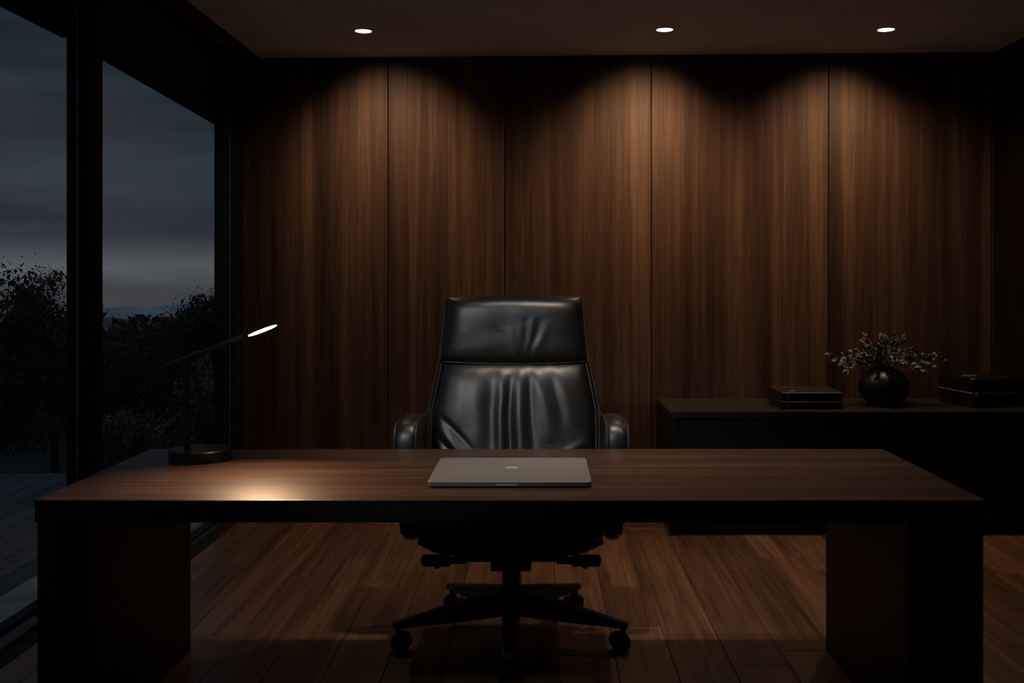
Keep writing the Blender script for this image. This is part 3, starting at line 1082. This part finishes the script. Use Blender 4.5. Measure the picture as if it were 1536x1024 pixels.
# ------------------------------------------------------------------ vase and sprigs
VX, VY = 1.822, 5.63
bm = newbm()
prof = []
RV, HV = 0.131, 0.108
zc = KZ + 0.100
prof.append((0.070, KZ))
for k in range(25):
    a = math.radians(-66 + (66 + 68) * k / 24)
    prof.append((RV * math.cos(a), zc + HV * math.sin(a)))
prof += [(0.052, zc + HV * 0.935), (0.054, zc + HV * 0.97), (0.050, zc + HV * 0.985), (0.044, zc + HV * 0.95), (0.04, zc + HV * 0.7), (0.03, zc)]
add_lathe(bm, prof, VX, VY, 64)
vs_ = obj('vase', bm, 'vase', smooth=True, angle=50)
tag(vs_, 'round glossy black vase on the cabinet holding pale green sprigs', 'vase')
spr = thing('leafy_sprigs', 'bunch of pale sage green leafy sprigs spreading from the black vase', 'plant', (VX, VY, zc + HV))
rng = random.Random(12)
NS = 56
for i in range(NS):
    az = 2 * PI * i * 0.381966 + rng.uniform(-0.2, 0.2)
    el = rng.choice([rng.uniform(0.0, 0.35), rng.uniform(0.2, 0.7), rng.uniform(0.7, 1.4)])
    ln = rng.uniform(0.16, 0.262) if el < 0.6 else rng.uniform(0.12, 0.165)
    hx = math.cos(az)
    hy = math.sin(az) * 0.75
    p0 = Vector((VX + hx * 0.02, VY + hy * 0.02, zc + HV * 0.55))
    p1 = Vector((VX + hx * 0.048, VY + hy * 0.048, zc + HV + 0.012))
    p3 = p1 + Vector((hx * math.cos(el), hy * math.cos(el), math.sin(el))) * ln + Vector((0, 0, -0.035 * math.cos(el)))
    p2 = (p1 + p3) / 2 + Vector((0, 0, 0.030))
    pts = [p0, p1]
    for k in range(1, 9):
        t = k / 8
        pts.append(p1 * (1 - t) ** 2 + p2 * 2 * t * (1 - t) + p3 * t * t)
    bm = newbm()
    add_tube(bm, pts, [0.0022] * 2 + [0.002 - 0.00015 * k for k in range(8)], 6)
    st = obj('sprig', bm, 'stem', spr, smooth=True)
    bm = newbm()

    def leaf(c, d, s):
        d = d.normalized()
        a = d.cross(Vector((rng.gauss(0, 1), rng.gauss(0, 1), rng.gauss(0, 1) + 1.0))).normalized()
        nn = a.cross(d).normalized()
        w = s * 0.30
        rows = []
        for (t, ww, b) in ((0.0, 0.08, 0), (0.25, 0.85, 0.05), (0.5, 1.0, 0.08), (0.78, 0.7, 0.05), (1.0, 0.06, -0.02)):
            m_ = c + d * s * t + nn * s * b
            rows.append([bm.verts.new(m_ - a * w * ww + nn * s * 0.06 * ww), bm.verts.new(m_), bm.verts.new(m_ + a * w * ww + nn * s * 0.06 * ww)])
        for r0, r1 in zip(rows, rows[1:]):
            for k in (0, 1):
                bm.faces.new((r0[k], r0[k + 1], r1[k + 1], r1[k]))
    for k in range(2, len(pts)):
        tdir = (pts[k] - pts[k - 1]).normalized()
        for s in range(3 if k > 3 else 2):
            rd = Vector((rng.gauss(0, 1), rng.gauss(0, 1), rng.gauss(0, 0.8) + 0.25)).normalized()
            leaf(pts[k] - tdir * rng.uniform(0, 0.014), tdir * 0.6 + rd * 0.9, rng.uniform(0.020, 0.034))
    leaf(pts[-1], pts[-1] - pts[-2], 0.03)
    obj('leaves', bm, 'leaf', st, smooth=True, angle=None)

# ------------------------------------------------------------------ ceiling downlights
WARM = (1.0, 0.70, 0.44)
NEUT = (1.0, 0.83, 0.68)

def downlight(label, x, y, energy, aim, size, blend, grp, col=WARM, rad=0.03):
    z = ceil_z(x)
    t = thing('ceiling_downlight', label, 'ceiling light', (x, y, z), grp)
    bm = newbm()
    prof = [(0.0395, z + 0.02), (0.0395, z - 0.001), (0.043, z - 0.004), (0.050, z - 0.003), (0.052, z + 0.001), (0.052, z + 0.02)]
    rings = []
    for (r, zz) in prof:
        rings.append([bm.verts.new((x + r * math.cos(2 * PI * k / 40), y + r * math.sin(2 * PI * k / 40), zz)) for k in range(40)])
    for i in range(len(rings) - 1):
        for k in range(40):
            bm.faces.new((rings[i][k], rings[i][(k + 1) % 40], rings[i + 1][(k + 1) % 40], rings[i + 1][k]))
    obj('trim_ring', bm, 'ceiling', t, smooth=True)
    bm = newbm()
    add_lathe(bm, [(0.039, z + 0.004), (0.039, z - 0.001), (0.030, z - 0.003), (0.001, z - 0.004)], x, y, 40)
    obj('lens', bm, 'lens', t, smooth=True)
    ld = bpy.data.lights.new('downlight_beam', 'SPOT')
    ld.energy = energy
    ld.color = col
    ld.spot_size = math.radians(size)
    ld.spot_blend = blend
    ld.shadow_soft_size = rad
    lo = bpy.data.objects.new('downlight_beam', ld)
    COL.objects.link(lo)
    lo.parent = t
    lo.location = (0, 0, -0.03)
    d = Vector(aim) - Vector((x, y, z - 0.03))
    lo.rotation_euler = d.to_track_quat('-Z', 'Y').to_euler()
    return t
G = 'recessed downlights along the walnut wall'

def beam(t, energy, aim, size, blend, col, rad):
    ld = bpy.data.lights.new('downlight_beam', 'SPOT')
    ld.energy = energy
    ld.color = col
    ld.spot_size = math.radians(size)
    ld.spot_blend = blend
    ld.shadow_soft_size = rad
    lo = bpy.data.objects.new('downlight_beam', ld)
    COL.objects.link(lo)
    lo.parent = t
    lo.location = (0, 0, -0.03)
    d = Vector(aim) - (t.location + Vector((0, 0, -0.03)))
    lo.rotation_euler = d.to_track_quat('-Z', 'Y').to_euler()

for lab, pxx, E, E2, ax_ in (('leftmost of the three lit downlights in the ceiling', 545, 19, 26, -0.84), ('middle of the three lit downlights in the ceiling', 997, 33, 27, 0.58), ('rightmost of the three lit downlights in the ceiling', 1329, 26, 19, 1.64)):
    dd = 5.35
    xw = (pxx - 808) * dd / 1600
    dd = (ceil_z(xw) - H) * 1600 / (416 - (46 if pxx < 900 else 44))
    xw = (pxx - 808) * dd / 1600
    t = downlight(lab, xw, dd, E, (ax_, WY - 0.10, 0.3), 136, 1.0, G)
    beam(t, E2, (ax_, WY, 1.95), 82, 1.0, WARM, 0.03)
G2 = 'added unseen downlights around the desk'  # lamps added out of view to brighten desk, floor and chair
downlight('added unseen downlight above the middle of the desk', 0.08, 3.48, 62, (0.10, 3.85, 0), 70, 1.0, G2, NEUT, 0.05)
downlight('added unseen downlight above the right half of the desk', 0.80, 3.30, 20, (0.80, 3.50, 0), 84, 1.0, G2, NEUT, 0.05)
downlight('added unseen downlight in front of the desk, turned to the chair', -1.00, 1.20, 125, (-0.12, 4.2, 0.62), 35, 1.0, G2, (0.95, 0.97, 1.0), 0.13)  # added cool fill for the chair, no such lamp in view

# ------------------------------------------------------------------ dusk sky
w = bpy.data.worlds.new('dusk')
sc.world = w
w.use_nodes = True
nt = w.node_tree
nt.nodes.clear()
tc = N(nt, 'ShaderNodeTexCoord')
sx = N(nt, 'ShaderNodeSeparateXYZ')
L(nt, tc.outputs['Generated'], sx.inputs[0])
mp = N(nt, 'ShaderNodeMapping')
mp.inputs['Scale'].default_value = (1.0, 1.0, 7.0)
L(nt, tc.outputs['Generated'], mp.inputs['Vector'])
nz = N(nt, 'ShaderNodeTexNoise')
nz.inputs['Scale'].default_value = 3.4
nz.inputs['Detail'].default_value = 6
nz.inputs['Roughness'].default_value = 0.55
nz.inputs['Distortion'].default_value = 0.4
L(nt, mp.outputs['Vector'], nz.inputs['Vector'])
# wobble the height with the clouds
wb = N(nt, 'ShaderNodeMath', operation='MULTIPLY_ADD')
L(nt, nz.outputs['Fac'], wb.inputs[0])
wb.inputs[1].default_value = 0.05
ad = N(nt, 'ShaderNodeMath', operation='SUBTRACT')
L(nt, sx.outputs['Z'], ad.inputs[0])
ad.inputs[1].default_value = 0.025
L(nt, ad.outputs[0], wb.inputs[2])
mr = N(nt, 'ShaderNodeMapRange')
mr.inputs['From Min'].default_value = -0.1
mr.inputs['From Max'].default_value = 0.4
L(nt, wb.outputs[0], mr.inputs['Value'])
rp = N(nt, 'ShaderNodeValToRGB')
cr = rp.color_ramp
stops = [(0.0, (0.030, 0.033, 0.037)), (0.14, (0.060, 0.062, 0.068)), (0.20, (0.066, 0.069, 0.075)), (0.228, (0.072, 0.077, 0.084)), (0.268, (0.030, 0.036, 0.043)),
         (0.40, (0.024, 0.0315, 0.040)), (0.56, (0.0165, 0.0225, 0.030)), (0.72, (0.0100, 0.0145, 0.0195)), (0.82, (0.012, 0.017, 0.023)), (1.0, (0.045, 0.060, 0.078))]
cr.elements[0].position = stops[0][0]
cr.elements[0].color = (*stops[0][1], 1)
cr.elements[1].position = stops[-1][0]
cr.elements[1].color = (*stops[-1][1], 1)
for p_, c_ in stops[1:-1]:
    e = cr.elements.new(p_)
    e.color = (*c_, 1)
L(nt, mr.outputs[0], rp.inputs['Fac'])
cl = N(nt, 'ShaderNodeMapRange')
cl.inputs['From Min'].default_value = 0.3
cl.inputs['From Max'].default_value = 0.7
cl.inputs['To Min'].default_value = 0.62
cl.inputs['To Max'].default_value = 1.38
L(nt, nz.outputs['Fac'], cl.inputs['Value'])
vm = N(nt, 'ShaderNodeVectorMath', operation='SCALE')
L(nt, rp.outputs['Color'], vm.inputs[0])
L(nt, cl.outputs[0], vm.inputs['Scale'])
bg = N(nt, 'ShaderNodeBackground')
bg.inputs['Strength'].default_value = 1.3
L(nt, vm.outputs['Vector'], bg.inputs['Color'])
ow = N(nt, 'ShaderNodeOutputWorld')
L(nt, bg.outputs[0], ow.inputs['Surface'])

# ------------------------------------------------------------------ camera and view
cd = bpy.data.cameras.new('camera')
cam = bpy.data.objects.new('camera', cd)
COL.objects.link(cam)
cam.location = (0, 0, H)
cam.rotation_euler = (PI / 2, 0, 0)
cd.sensor_width = 36
cd.lens = 36 * 1600 / 1536
cd.shift_x = -40 / 1536
cd.shift_y = -96 / 1536
cd.clip_end = 3000
sc.camera = cam
sc.view_settings.view_transform = 'Standard'
sc.view_settings.look = 'None'
sc.view_settings.exposure = 0.0
sc.view_settings.gamma = 1.0
sc.cycles.use_denoising = True
sc.cycles.max_bounces = 8
sc.cycles.sample_clamp_indirect = 4.0
